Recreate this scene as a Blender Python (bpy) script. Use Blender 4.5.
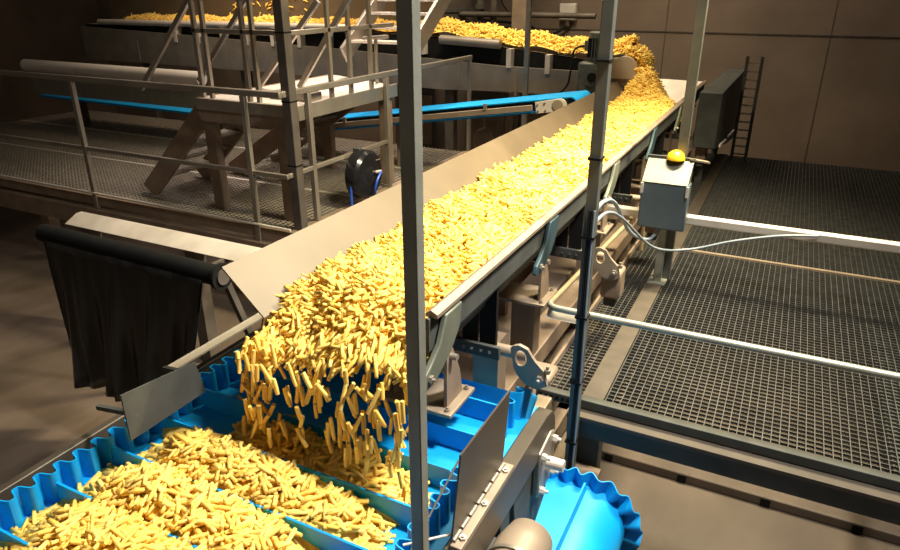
import bpy, math, random
import numpy as np
from mathutils import Vector, Matrix
random.seed(7); RNG = np.random.default_rng(11)
PI = math.pi
H = 3.2                                   # eye height above the hall floor; coordinates below are given from eye level
SC = bpy.context.scene
for o in list(bpy.data.objects): bpy.data.objects.remove(o)
COL = SC.collection

# ---------------------------------------------------------------- camera, world, lights, exposure
cam = bpy.data.cameras.new('camera'); co = bpy.data.objects.new('camera', cam); COL.objects.link(co)
cam.sensor_width = 36; cam.lens = 668 / 900 * 36; cam.clip_start = .02; cam.clip_end = 100
co.location = (0, 0, H); co.rotation_euler = (math.radians(90 - 23.1), 0, math.radians(26.5))
SC.camera = co
w = bpy.data.worlds.new('hall_light'); SC.world = w; w.use_nodes = True
w.node_tree.nodes['Background'].inputs[0].default_value = (1, .82, .64, 1)
w.node_tree.nodes['Background'].inputs[1].default_value = .075
def area(name, loc, to, sx, sy, power, col, spread=180):
    l = bpy.data.lights.new(name, 'AREA'); l.spread = math.radians(spread); l.shape = 'RECTANGLE'; l.size = sx; l.size_y = sy; l.energy = power; l.color = col
    o = bpy.data.objects.new(name, l); COL.objects.link(o); o.location = Vector(loc) + Vector((0, 0, H))
    o.rotation_euler = (Vector(to) - Vector(loc)).to_track_quat('-Z', 'Y').to_euler()
area('hall_lamp_front', (.75, 2.85, 2.6), (-1.1, 1.9, -1.9), .45, .6, 195, (1, .95, .86), 110)
area('hall_lamp_trough', (-.2, 5.3, 2.3), (-1.45, 4.9, -1.3), .3, 2.4, 370, (1, .86, .56), 100)
area('hall_lamp_platform', (-4.7, 7.6, 3.2), (-4.9, 6.7, -1), .6, 1.6, 110, (1, .82, .70), 75)
area('hall_lamp_far', (-3.4, 8.8, 2.8), (-3.2, 9.5, -.6), .5, 2.5, 120, (1, .82, .54), 105)
area('hall_lamp_back', (-7.8, 8.2, 2.6), (-8.0, 9.8, -.3), .5, 2, 110, (1, .78, .55), 110)
area('hall_lamp_walkway', (2.2, 4.6, 3.0), (.6, 4.2, -2.2), .8, 2, 24, (1, .90, .76), 110)
area('hall_lamp_wall', (-1.0, 11.0, 3.6), (-1.5, 12.8, -.5), .6, 3, 75, (1, .84, .66), 150)
vs = SC.view_settings; vs.view_transform = 'Standard'; vs.look = 'None'; vs.gamma = 1; vs.exposure = 0.0
try: vs.use_curve_mapping = False
except Exception: pass

# ---------------------------------------------------------------- materials
def mat(name, c1, c2=None, rough=.5, metal=0., scale=6., bump=0., bscale=60., stretch=(1, 1, 1), spec=.5, vary=False):
    m = bpy.data.materials.new(name); m.use_nodes = True; nt = m.node_tree; N = nt.nodes; b = N['Principled BSDF']
    b.inputs['Roughness'].default_value = rough; b.inputs['Metallic'].default_value = metal
    b.inputs['Specular IOR Level'].default_value = spec
    c2 = c2 or tuple(x * .78 for x in c1)
    tc = N.new('ShaderNodeTexCoord'); mp = N.new('ShaderNodeMapping'); mp.inputs['Scale'].default_value = stretch
    nt.links.new(tc.outputs['Object'], mp.inputs['Vector'])
    nz = N.new('ShaderNodeTexNoise'); nz.inputs['Scale'].default_value = scale; nz.inputs['Detail'].default_value = 5
    nt.links.new(mp.outputs[0], nz.inputs['Vector'])
    rp = N.new('ShaderNodeValToRGB'); rp.color_ramp.elements[0].position = .35; rp.color_ramp.elements[1].position = .68
    rp.color_ramp.elements[0].color = (*c2, 1); rp.color_ramp.elements[1].color = (*c1, 1)
    if vary:
        g = N.new('ShaderNodeNewGeometry'); oi = N.new('ShaderNodeObjectInfo'); ad = N.new('ShaderNodeMath'); ad.operation = 'ADD'
        fr = N.new('ShaderNodeMath'); fr.operation = 'FRACT'
        nt.links.new(g.outputs['Random Per Island'], ad.inputs[0]); nt.links.new(oi.outputs['Random'], ad.inputs[1])
        nt.links.new(ad.outputs[0], fr.inputs[0]); nt.links.new(fr.outputs[0], rp.inputs['Fac'])
        rp.color_ramp.elements[0].position = 0; rp.color_ramp.elements[1].position = 1
    else: nt.links.new(nz.outputs['Fac'], rp.inputs['Fac'])
    nt.links.new(rp.outputs['Color'], b.inputs['Base Color'])
    if bump:
        n2 = N.new('ShaderNodeTexNoise'); n2.inputs['Scale'].default_value = bscale; n2.inputs['Detail'].default_value = 4
        nt.links.new(mp.outputs[0], n2.inputs['Vector'])
        bp = N.new('ShaderNodeBump'); bp.inputs['Strength'].default_value = bump; bp.inputs['Distance'].default_value = .01
        nt.links.new(n2.outputs['Fac'], bp.inputs['Height']); nt.links.new(bp.outputs[0], b.inputs['Normal'])
    return m
M = dict(
    fry=mat('potato_fry', (.93, .68, .19), (.86, .54, .095), .6, 0, 8, vary=True, spec=.15),
    blue=mat('blue_belt', (.0, .32, .74), (.0, .28, .66), .45, 0, 3, .05, 20),
    steel=mat('brushed_steel', (.34, .30, .25), (.26, .23, .19), .42, .55, 4, .05, 90),
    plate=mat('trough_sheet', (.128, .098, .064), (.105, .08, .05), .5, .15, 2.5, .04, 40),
    pale=mat('pale_steel', (.72, .66, .58), (.60, .54, .47), .40, .25, 5),
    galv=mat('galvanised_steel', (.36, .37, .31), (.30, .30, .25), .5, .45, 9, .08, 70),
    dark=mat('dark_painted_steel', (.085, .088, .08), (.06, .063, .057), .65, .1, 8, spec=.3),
    grate=mat('grating_steel', (.125, .125, .118), (.08, .08, .075), .5, .5, 12),
    mesh=mat('mesh_steel', (.36, .32, .27), (.27, .24, .20), .5, .4, 12),
    brown=mat('brown_stained_steel', (.29, .21, .15), (.20, .145, .10), .55, .2, 5, .1, 40),
    tan=mat('tan_worn_steel', (.33, .26, .19), (.26, .20, .145), .5, .3, 6),
    brass=mat('brass_coloured_tube', (.62, .50, .30), None, .35, .6),
    rubber=mat('black_rubber', (.010, .010, .010), (.007, .007, .007), .75, 0, 8, spec=.15),
    film=mat('black_film', (.012, .012, .012), (.02, .02, .02), .28, 0, 5, .5, 7, (1, 1, .35)),
    arm=mat('grey_green_lever', (.16, .17, .13), (.12, .13, .10), .5, .3, 8),
    armb=mat('grey_blue_lever', (.045, .085, .105), (.035, .065, .08), .5, .3, 8),
    box=mat('blue_grey_paint', (.085, .115, .135), (.07, .095, .11), .5, .1, 6),
    motor=mat('motor_paint', (.13, .14, .12), (.09, .10, .085), .5, .2, 12),
    yellow=mat('yellow_cap', (.85, .50, .02), (.8, .45, .02), .35),
    white=mat('white_paint', (.85, .80, .74), (.78, .73, .67), .5),
    concrete=mat('wall_concrete', (.25, .19, .14), (.18, .135, .10), .8, 0, .9, .2, 25),
    floor=mat('floor_concrete', (.135, .10, .073), (.08, .059, .042), .6, 0, 2.2, .15, 30, (1.0, .5, 1)),
    cable=mat('grey_blue_cable', (.24, .28, .32), (.20, .24, .28), .4),
    blackcab=mat('black_cable', (.02, .02, .02), None, .7, spec=.2),
    bluehose=mat('blue_hose', (.02, .09, .55), None, .4),
    glossy=mat('glossy_black', (.010, .010, .012), (.014, .014, .016), .18, 0, 8),
    strip=mat('worn_strip', (.080, .063, .046), (.058, .046, .034), .6, .1, 7),
    guard=mat('stained_guard_steel', (.095, .078, .057), (.065, .053, .040), .45, .3, 4),
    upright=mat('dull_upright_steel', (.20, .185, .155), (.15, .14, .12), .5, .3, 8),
    duller=mat('dull_grey_steel', (.13, .135, .115), (.10, .105, .09), .5, .3, 8),  # darker even grey for two posts and the box lid
    grime=mat('dark_machinery', (.12, .10, .085), (.07, .06, .05), .6, .2, 4),
)

# ---------------------------------------------------------------- mesh helpers
class MB:
    def __init__(s): s.v = []; s.f = []
    def add(s, vs_, fs):
        n = len(s.v); s.v += [tuple(p) for p in vs_]; s.f += [tuple(i + n for i in f) for f in fs]; return s
    def box(s, a, b):
        (x0, y0, z0), (x1, y1, z1) = a, b
        return s.add([(x, y, z) for z in (z0, z1) for y in (y0, y1) for x in (x0, x1)],
                     [(0, 2, 3, 1), (4, 5, 7, 6), (0, 1, 5, 4), (2, 6, 7, 3), (0, 4, 6, 2), (1, 3, 7, 5)])
    def bar(s, p, q, w, h=None, up=(0, 0, 1)):
        h = h or w; p, q = Vector(p), Vector(q); d = (q - p).normalized(); up = Vector(up)
        if abs(d.dot(up)) > .98: up = Vector((0, 1, 0))
        a = d.cross(up).normalized() * w / 2; b = a.cross(d).normalized() * h / 2
        c = [e + i * a + j * b for e in (p, q) for i, j in ((-1, -1), (1, -1), (1, 1), (-1, 1))]
        return s.add(c, [(3, 2, 1, 0), (4, 5, 6, 7), (0, 1, 5, 4), (1, 2, 6, 5), (2, 3, 7, 6), (3, 0, 4, 7)])
    def path(s, pts, r, n=10):
        pts = [Vector(p) for p in pts]; rings = []; ref = None
        for i, p in enumerate(pts):
            d = pts[min(i + 1, len(pts) - 1)] - pts[max(i - 1, 0)]
            if d.length < 1e-7: d = pts[-1] - pts[0]
            d = d.normalized()
            if ref is None: ref = d.cross(Vector((0, 0, 1)) if abs(d.z) < .9 else Vector((1, 0, 0))).normalized()
            ref = (ref - d * ref.dot(d)).normalized(); b = d.cross(ref)
            rr = r[i] if isinstance(r, (list, tuple)) else r
            rings.append([p + rr * (math.cos(2 * PI * k / n) * ref + math.sin(2 * PI * k / n) * b) for k in range(n)])
        vs_ = [v for g in rings for v in g]; fs = []
        for i in range(len(pts) - 1):
            for k in range(n): fs.append((i * n + k, i * n + (k + 1) % n, (i + 1) * n + (k + 1) % n, (i + 1) * n + k))
        fs.append(tuple(range(n))[::-1]); fs.append(tuple((len(pts) - 1) * n + k for k in range(n)))
        return s.add(vs_, fs)
    def tube(s, p, q, r, n=14): return s.path([p, q], r, n)
    def prism(s, poly, ax, a, b):
        f = {'x': lambda u, v, t: (t, u, v), 'y': lambda u, v, t: (u, t, v), 'z': lambda u, v, t: (u, v, t)}[ax]
        n = len(poly)
        return s.add([f(u, v, t) for t in (a, b) for u, v in poly],
                     [tuple(range(n))[::-1], tuple(range(n, 2 * n))] + [(i, (i + 1) % n, n + (i + 1) % n, n + i) for i in range(n)])
    def ribbon(s, line, th, ext):             # line of (point, side normal) swept by ext vectors (per point), thickness th along the normal
        vs_ = []; n = len(line)
        for (p, nn), e in zip(line, ext):
            p, nn, e = Vector(p), Vector(nn) * th / 2, Vector(e); vs_ += [p - nn, p + nn, p + nn + e, p - nn + e]
        fs = []
        for i in range(n - 1):
            for k in range(4): fs.append((4 * i + k, 4 * i + (k + 1) % 4, 4 * i + 4 + (k + 1) % 4, 4 * i + 4 + k))
        fs += [(3, 2, 1, 0), tuple(4 * n - 4 + k for k in range(4))]
        return s.add(vs_, fs)
    def build(s, name, m, parent=None, bevel=0, smooth=True, origin=None):
        vs_ = np.array(s.v, float).reshape(-1, 3) + (0, 0, H)
        if parent: org = np.array(world_loc(parent))
        else: org = np.array([(vs_[:, 0].min() + vs_[:, 0].max()) / 2, (vs_[:, 1].min() + vs_[:, 1].max()) / 2, vs_[:, 2].min()])
        me = bpy.data.meshes.new(name); me.from_pydata((vs_ - org).tolist(), [], s.f); me.materials.append(M[m] if isinstance(m, str) else m)
        import bmesh
        bm = bmesh.new(); bm.from_mesh(me); bmesh.ops.recalc_face_normals(bm, faces=bm.faces); bm.to_mesh(me); bm.free()
        if smooth:
            me.polygons.foreach_set('use_smooth', [True] * len(me.polygons)); me.set_sharp_from_angle(angle=math.radians(38))
        o = bpy.data.objects.new(name, me); COL.objects.link(o)
        if parent: o.parent = parent
        else: o.location = org
        if bevel:
            b = o.modifiers.new('bevel', 'BEVEL'); b.width = bevel; b.segments = 2; b.limit_method = 'ANGLE'; b.harden_normals = False
        return o
def world_loc(o):
    l = Vector(o.location)
    while o.parent: o = o.parent; l = l + Vector(o.location)
    return l
def thing(name, label, cat, loc, group=None):
    o = bpy.data.objects.new(name, None); COL.objects.link(o); o.location = Vector(loc) + Vector((0, 0, H)); o.empty_display_size = .1
    o['label'] = label; o['category'] = cat
    if group: o['group'] = group
    return o
def tag(o, label, cat, group=None, kind=None):
    o['label'] = label; o['category'] = cat
    if group: o['group'] = group
    if kind: o['kind'] = kind
    return o
def struct(o, label=None): o['kind'] = 'structure'; return o
def lab(o, l): o['label'] = l; return o
def bx(a, b): return MB().box(a, b)
def bolt(mb, p, d, r=.012, l=.012):
    p, d = Vector(p), Vector(d); mb.tube(p, p + d * l, r, 6); mb.tube(p + d * l, p + d * (l * 1.9), r * .5, 8)

def bolts(name, m, parent, *a):
    t = MB(); bolt(t, *a); return t.build(name, m, parent)
# ---------------------------------------------------------------- setting
FL = -3.2
struct(bx((-17, -2, FL - .1), (4.2, 14, FL)).build('floor', 'floor'))
def wall(name, a, b): return struct(bx(a, b).build(name, 'concrete'))
wall('wall_back', (-17, 13.0, FL), (4.2, 13.2, 4.2))
wall('wall_left', (-17.2, -2, FL), (-17, 13, 4.2))
wall('wall_right', (4.2, -2, FL), (4.4, 13.2, 4.2))
t = MB()
for x in (-11, -8, -5, -2.2, .4, 3): t.box((x - .006, 12.992, FL), (x + .006, 13.0, 4.2))
struct(t.build('trim_1', 'grime'))
struct(bx((-17, 12.985, -.69), (4.2, 13.0, -.67)).build('trim_2', 'grime'))
# drain curb on the floor under the walkway, with black slots
cb = bx((-1.1, 4.10, FL), (4.2, 4.32, FL + .075)).build('floor_curb', 'floor', bevel=.01)
tag(cb, 'long low concrete curb with black drain slots on the floor under the walkway', 'curb')
for x in (-.74, -.22, .32, .86, 1.4): bx((x - .03, 4.092, FL + .005), (x + .03, 4.105, FL + .066)).build('drain_slot', 'rubber', cb)

# ---------------------------------------------------------------- vibratory trough
TY0, TY1 = 1.95, 9.72
tr = thing('vibratory_trough', 'long bright sheet steel trough carrying a thick bed of yellow fries', 'conveyor', (-1.5, 5.6, -1.42))
MB().prism([(-1.90, -1.372), (-1.13, -1.372), (-1.13, -1.384), (-1.90, -1.384)], 'y', TY0, TY1).build('trough_floor', 'plate', tr)
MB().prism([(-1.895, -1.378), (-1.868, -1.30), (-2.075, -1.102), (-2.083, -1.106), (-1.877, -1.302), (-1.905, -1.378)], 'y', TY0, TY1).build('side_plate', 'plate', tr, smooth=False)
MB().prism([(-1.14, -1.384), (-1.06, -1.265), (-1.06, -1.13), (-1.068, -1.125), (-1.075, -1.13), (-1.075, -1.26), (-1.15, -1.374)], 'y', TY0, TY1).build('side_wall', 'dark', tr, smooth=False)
MB().prism([(-1.085, -1.128), (-1.085, -1.112), (-1.062, -1.098), (-1.034, -1.112), (-1.034, -1.128)], 'y', TY0 + .02, TY1).build('lip_rail', 'tan', tr, smooth=False)
MB().add([(-1.87, 9.40, -1.372), (-1.14, 9.40, -1.372), (-1.065, TY1, -1.12), (-2.07, TY1, -1.105), (-1.87, 9.415, -1.38), (-1.14, 9.415, -1.38), (-1.065, TY1 + .012, -1.13), (-2.07, TY1 + .012, -1.115)], [(0, 1, 2, 3), (7, 6, 5, 4), (0, 4, 5, 1), (1, 5, 6, 2), (2, 6, 7, 3), (3, 7, 4, 0)]).build('end_plate', 'pale', tr, smooth=False)
MB().prism([(-2.06, -1.13), (-1.88, -1.36), (-1.88, -1.40), (-2.1, -1.14)], 'y', 2.4, TY1).build('stiffener', 'steel', tr, smooth=False)
MB().prism([(-1.8, -1.384), (-1.2, -1.384), (-1.3, -1.47), (-1.7, -1.47)], 'y', 2.1, TY1).build('keel_beam', 'brown', tr, smooth=False)

# the frame below the trough, with lever arms, leaf springs and clamps at each station
fr = thing('trough_base_frame', 'brown stained steel base frame of box beams and legs under the long trough', 'frame', (-1.4, 6, FL))
for x, w_, zt, c in ((-1.86, .20, -2.16, 'brown'), (-1.56, .30, -2.20, 'tan'), (-1.24, .16, -2.12, 'brown'), (-1.0, .09, -2.22, 'tan')):
    bx((x - w_ / 2, 2.92, zt - .14), (x + w_ / 2, 10.2, zt)).build('long_beam', c, fr, .006)
for x in (-2.05, -1.42, -.98):
    bx((x - .05, 2.92, -2.62), (x + .05, 10.2, -2.48)).build('lower_beam', 'brown', fr, .006)
bx((-2.0, 2.92, -2.70), (-.7, 10.2, -2.66)).build('bottom_sheet', 'tan', fr)
bx((-.90, 3.1, -2.72), (-.62, 3.24, -2.60)).build('lower_beam', 'brown', fr)
for y in (3.0, 3.6, 5.0, 6.45, 7.9, 9.3):
    for x in (-1.86, -1.24): bx((x - .045, y - .045, FL), (x + .045, y + .045, -2.27)).build('leg', 'brown', fr, .004)
    bx((-2.1, y - .04, -2.58), (-.93, y + .04, -2.48)).build('cross_beam', 'brown', fr, .004)
for i in range(5):
    y = 2.66 + i * 1.45
    lv = thing('leaf_spring_clamp', ['pair of black leaf springs nearest the blue belt, clamped on a bar',
        'second pair of black leaf springs from the blue belt, under the trough',
        'black leaf springs under the trough just left of the blue grey control box',
        'black leaf springs under the trough behind the blue grey control box',
        'farthest black leaf springs under the trough'][i], 'spring', (-1.1, y, -1.7), 'leaf springs under the trough')
    for x0, x1, zt in ((-1.25, -1.172, -1.37), (-1.160, -1.074, -1.29)):
        bx((x0, y - .012, -1.62), (x1, y + .012, zt)).build('spring_leaf', 'rubber', lv)
    cbar = bx((-1.285, y - .035, -1.655), (-1.045, y - .012, -1.585)).build('clamp_bar', 'dark', lv, .004)
    for x in (-1.235, -1.19, -1.14, -1.095): bolts('clamp_bolt', 'dark', cbar, (x, y - .035, -1.62), (0, -1, 0), .010, .008)
    MB().tube((-1.66, y + .02, -1.62), (-.92, y + .02, -1.62), .030).build('cross_tube', 'tan', lv)
    # ring bracket at the tube end
    poly = [(-.985, -1.56), (-.95, -1.535), (-.90, -1.55), (-.865, -1.60), (-.80, -1.66), (-.79, -1.72), (-.85, -1.76), (-.93, -1.73), (-.965, -1.66)]
    rb = MB(); n = len(poly); hole = [(-.93 + .030 * math.cos(2 * PI * k / 18), -1.605 + .042 * math.sin(2 * PI * k / 18)) for k in range(18)]
    outer = []
    for k in range(18):                       # outer ring sampled by angle from the polygon
        a = 2 * PI * k / 18; d = (math.cos(a), math.sin(a)); best = None
        for j in range(n):
            (ax, az), (bx_, bz) = poly[j], poly[(j + 1) % n]; ex, ez = bx_ - ax, bz - az; den = d[0] * ez - d[1] * ex
            if abs(den) < 1e-9: continue
            ux, uz = ax + .93, az + 1.605; tt = (ux * ez - uz * ex) / den; ss = (ux * d[1] - uz * d[0]) / den
            if tt > 0 and 0 <= ss <= 1: best = tt if best is None else min(best, tt)
        outer.append((-.93 + d[0] * best, -1.605 + d[1] * best))
    vs_ = [(x, yy, z) for yy in (y - .045, y - .025) for x, z in outer] + [(x, yy, z) for yy in (y - .045, y - .025) for x, z in hole]
    fs = []
    for k in range(18):
        k2 = (k + 1) % 18
        fs += [(k, k2, 36 + k2, 36 + k), (18 + k, 54 + k, 54 + k2, 18 + k2), (k, 18 + k, 18 + k2, k2), (36 + k, 36 + k2, 54 + k2, 54 + k)]
    rbo = rb.add(vs_, fs).build('ring_bracket', 'tan', lv, smooth=False)
    bolts('adjuster_bolt', 'steel', rbo, (-.83, y - .045, -1.69), (0, -1, 0), .020, .02); bolts('adjuster_bolt', 'steel', rbo, (-.80, y - .03, -1.66), (0, 0, 1), .016, .02)
    if i: bx((-1.70, y + .0, -2.20), (-1.60, y + .06, -1.645)).build('clamp_leg', 'brown', lv)
    bx((-.92, y - .02, -1.90 if i else -1.74), (-.79, y + .14, -1.70)).build('bearing_block', 'brown', lv, .02)
    if i: bx((-.90, y + .02, -1.97), (-.82, y + .10, -1.88)).build('bearing_foot', 'dark', lv, .008)
for i in range(5):
    y = (1.88, 3.12, 4.55, 6.0, 7.45)[i]; c = ('arm', 'armb', 'arm', 'armb', 'arm')[i]
    la = thing('lever_arm', ['pale grey green curved lever bracket at the near end of the trough',
        'grey blue lever bracket under the trough lip behind the first black springs',
        'grey green lever bracket under the trough lip behind the tall thin post',
        'grey blue lever bracket under the trough behind the control box', 'farthest grey green lever bracket under the trough lip'][i],
        'bracket', (-1.07, y, -1.72), 'lever brackets under the trough lip')
    prof = [(y + .16, -1.14), (y + .30, -1.14), (y + .28, -1.24), (y + .20, -1.32), (y + .08, -1.38), (y - .02, -1.39), (y - .05, -1.37), (y - .03, -1.33), (y + .03, -1.30), (y + .11, -1.24)]
    MB().prism(prof, 'x', -1.055, -1.030).build('arm', c, la, .006)
    bolts('pivot_bolt', 'steel', la, (-1.03, y + .02, -1.35), (1, 0, 0), .018, .012)
    # uprights on a bolted base plate
    bpl = bx((-1.50, y + .31, -1.735), (-1.09, y + .57, -1.715)).build('base_plate', 'tan', la, .004)
    for x in (-1.40, -1.14):
        MB().prism([(y + .36, -1.715), (y + .52, -1.715), (y + .49, -1.58), (y + .42, -1.44), (y + .36, -1.44)], 'x', x - .008, x + .008).build('upright', 'brown', la)
    for x, yy in ((-1.47, y + .34), (-1.47, y + .54), (-1.12, y + .34), (-1.12, y + .54)): bolts('base_bolt', 'steel', bpl, (x, yy, -1.715), (0, 0, 1), .013, .010)
    MB().tube((-1.42, y + .40, -1.47), (-1.10, y + .40, -1.47), .016, 10).build('pivot_pin', 'steel', la)
    bx((-1.32, max(y + .38, 2.93), -2.12), (-1.17, max(y + .38, 2.93) + .12, -1.735)).build('pedestal', 'brown', la)
    bx((-1.40, y + .36, -1.47), (-1.14, y + .44, -1.40)).build('rubber_block', 'rubber', la, .01)

# ---------------------------------------------------------------- blue cleated belt under the trough
BZ = -1.9; RP = .24; YE = 2.50
def loop_pts(step):                            # belt centre line: (y, z, normal y, normal z), far end wrapped round its pulley
    out = []; y = .25
    while y < YE: out.append((y, BZ, 0, 1)); y += step
    L = PI * RP * 1.0; n = max(3, int(L / step))
    for k in range(n + 1):
        a = PI * k / n; out.append((YE + RP * math.sin(a), BZ - RP + RP * math.cos(a), math.sin(a), math.cos(a)))
    y = YE - step
    while y > .25: out.append((y, BZ - 2 * RP, 0, -1)); y -= step
    return out
bc = thing('cleated_belt_conveyor', 'bright blue cleated belt conveyor with wavy side walls catching the falling fries', 'conveyor', (-1.65, 1.5, -2.5))
lp = loop_pts(.04)
b = MB(); n = len(lp)
vs_ = []
for y, z, ny, nz in lp:
    for x in (-2.46, -.86): vs_ += [(x, y, z), (x, y - ny * .012, z - nz * .012)]
fs = []
for i in range(n - 1): a = 4 * i; fs += [(a, a + 4, a + 6, a + 2), (a + 1, a + 3, a + 7, a + 5), (a, a + 1, a + 5, a + 4), (a + 2, a + 6, a + 7, a + 3)]
b.add(vs_, fs).build('belt', 'blue', bc)
lf = loop_pts(.006)
for x in (-2.38, -.93):
    line = []; ext = []; s = 0; prev = lf[0]
    for y, z, ny, nz in lf:
        s += math.hypot(y - prev[0], z - prev[1]); prev = (y, z)
        ph = 2 * PI * s / .085; dx = .026 * math.sin(ph + .5 * math.sin(2 * ph)); sl = .026 * 2 * PI / .085 * math.cos(ph)
        tn = Vector((1, 0, 0)) * 1 - Vector((0, nz, -ny)) * sl; tn.normalize()
        line.append(((x + dx, y, z), tn)); ext.append((0, ny * .14, nz * .14))
    MB().ribbon(line, .006, ext).build('corrugated_side_wall', 'blue', bc)
CY = [2.47 - .255 * k for k in range(9)]
for y in CY:
    MB().prism([(y - .006, BZ), (y + .014, BZ), (y + .006, BZ + .105), (y - .004, BZ + .105)], 'x', -2.34, -.965).build('cleat', 'blue', bc)
for a in (35, 90, 140):                         # cleats coming round the pulley
    r = math.radians(a); c_ = Vector((0, YE, BZ - RP)); d = Vector((0, math.sin(r), math.cos(r))); tt = Vector((0, math.cos(r), -math.sin(r)))
    t = MB(); p = c_ + d * RP
    t.bar(p + Vector((-2.34, 0, 0)) + d * .052, p + Vector((-.965, 0, 0)) + d * .052, .012, .105, up=d); t.build('cleat', 'blue', bc)
MB().tube((-2.46, YE, BZ - RP), (-.86, YE, BZ - RP), RP - .02, 28).build('head_pulley', 'dark', bc)
# right side frame with bearing plate and shaft
MB().prism([(.25, -1.80), (2.50, -1.80), (2.575, -1.815), (2.62, -1.86), (2.64, -1.92), (2.64, -1.99), (.25, -1.99)], 'x', -.815, -.745).build('side_frame', 'guard', bc, .006)
MB().prism([(2.64, -1.99), (2.66, -2.2), (2.62, -2.36), (2.46, -2.45), (2.22, -2.42), (2.16, -1.99)], 'x', -.80, -.77).build('end_plate', 'dark', bc, .005)
bx((-.80, 1.98, -2.45), (-.755, 2.08, -1.99)).build('frame_leg', 'dark', bc, .004)
bx((-.80, .3, -2.45), (-.755, 2.2, -2.39)).build('lower_rail', 'dark', bc, .004)
be = MB().prism([(2.40, -2.20), (2.62, -2.20), (2.62, -1.95), (2.56, -1.92), (2.40, -1.95)], 'x', -.77, -.735).build('bearing_plate', 'steel', bc, .008)
for y, z in ((2.43, -2.17), (2.59, -2.17), (2.59, -1.98), (2.43, -1.98)): bolts('bearing_bolt', 'pale', be, (-.735, y, z), (1, 0, 0), .018, .02)
MB().tube((-.80, 2.52, -2.07), (-.655, 2.52, -2.07), .030, 18).build('shaft', 'pale', bc)
# left side frame
MB().prism([(1.90, -1.69), (2.62, -1.69), (2.62, -1.70), (1.90, -1.70)], 'x', -2.50, -2.44).build('top_flange', 'pale', bc)
MB().prism([(-2.49, -1.80), (-2.53, -1.80), (-2.53, -1.99), (-2.49, -1.99)], 'y', .25, 2.62).build('side_frame', 'guard', bc, .006)
for x, ys in ((-2.51, (.4, 2.2)), (-.78, (.35, 1.1))):
    for y in ys: bx((x - .03, y - .03, FL), (x + .03, y + .03, -1.99)).build('leg', 'dark', bc)
# guard plates
gp = thing('guard_plate', 'upright steel guard plate hinged on the right frame of the blue belt', 'guard', (-.79, 1.85, -1.80))
MB().prism([(1.60, -1.79), (2.06, -1.79), (2.12, -1.455), (1.67, -1.455)], 'x', -.797, -.790).build('plate', 'guard', gp)
hl = bx((-.790, 1.58, -1.80), (-.745, 2.08, -1.775)).build('hinge_leaf', 'tan', gp, .003)
t = MB()
for k in range(7): t.tube((-.785, 1.60 + k * .068, -1.772), (-.785, 1.655 + k * .068, -1.772), .009, 10)
t.build('hinge_knuckle', 'steel', hl)
for y in (1.63, 1.82, 2.03): bolts('hinge_bolt', 'pale', hl, (-.762, y, -1.775), (0, 0, 1), .014, .008)
MB().tube((-.795, 1.66, -1.47), (-.80, 1.28, -1.60), .004, 8).build('stay_rod', 'dark', gp)
MB().tube((-.795, 1.62, -1.76), (-.93, 1.50, -1.765), .005, 8).build('stay_rod', 'pale', gp)
gl = thing('guard_plate', 'dark guard plate at the left edge of the blue belt below the black film', 'guard', (-2.42, 1.75, -1.80))
MB().prism([(1.45, -1.72), (1.865, -1.72), (1.83, -1.545), (1.45, -1.50)], 'x', -2.208, -2.2).build('plate', 'dark', gl)
MB().bar((-2.45, 1.86, -1.66), (-2.2, 1.84, -1.62), .02, .02).build('bracket', 'dark', gl)
MB().bar((-2.45, 1.5, -1.66), (-2.2, 1.5, -1.62), .02, .02).build('bracket', 'dark', gl)

# gear motor beside the belt
gm = thing('gear_motor', 'pale steel cylindrical gear motor under the right frame of the blue belt', 'motor', (-.6, 1.95, -2.3))
t = MB(); t.path([(-.64, 1.45, -2.06), (-.64, 1.47, -2.06), (-.64, 1.92, -2.06), (-.64, 2.02, -2.06), (-.64, 2.06, -2.06)], [.08, .108, .115, .095, .05], 28)
t.build('housing', 'tan', gm)
MB().path([(-.64, 1.82, -2.06), (-.64, 1.835, -2.06)], .122, 28).build('clamp_ring', 'steel', gm)
bx((-.77, 1.55, -2.12), (-.74, 1.9, -2.0)).build('mounting_foot', 'dark', gm)

# ---------------------------------------------------------------- second blue belt, crossing below
b2 = thing('cleated_belt_conveyor', 'lower blue cleated belt at the right with a scalloped edge, below the walkway', 'conveyor', (-.8, 2.2, -3.0))
Z2 = -2.53; XE = -.63; R2 = .23; Y20, Y21 = 1.25, 3.02
def loop2(step):
    out = []; x = -1.75
    while x < XE: out.append((x, Z2, 0, 1)); x += step
    n = max(3, int(PI * R2 / step))
    for k in range(n + 1):
        a = PI * k / n; out.append((XE + R2 * math.sin(a), Z2 - R2 + R2 * math.cos(a), math.sin(a), math.cos(a)))
    x = XE - step
    while x > -1.75: out.append((x, Z2 - 2 * R2, 0, -1)); x -= step
    return out
vs_ = []; l2 = loop2(.03)
for x, z, nx, nz in l2:
    for y in (Y20, Y21): vs_ += [(x, y, z), (x - nx * .012, y, z - nz * .012)]
fs = []
for i in range(len(l2) - 1): a = 4 * i; fs += [(a, a + 4, a + 6, a + 2), (a + 1, a + 3, a + 7, a + 5), (a, a + 1, a + 5, a + 4), (a + 2, a + 6, a + 7, a + 3)]
MB().add(vs_, fs).build('belt', 'blue', b2)
line = []; ext = []; s = 0; prev = None
for x, z, nx, nz in loop2(.006):
    if prev: s += math.hypot(x - prev[0], z - prev[1])
    prev = (x, z); ph = 2 * PI * s / .085; sl = .022 * 2 * PI / .085 * math.cos(ph)
    tn = (Vector((0, 1, 0)) - Vector((nz, 0, -nx)) * sl).normalized()
    line.append(((x, Y21 - .05 + .022 * math.sin(ph), z), tn)); ext.append((nx * .09, 0, nz * .09))
MB().ribbon(line, .006, ext).build('corrugated_side_wall', 'blue', b2)
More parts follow.
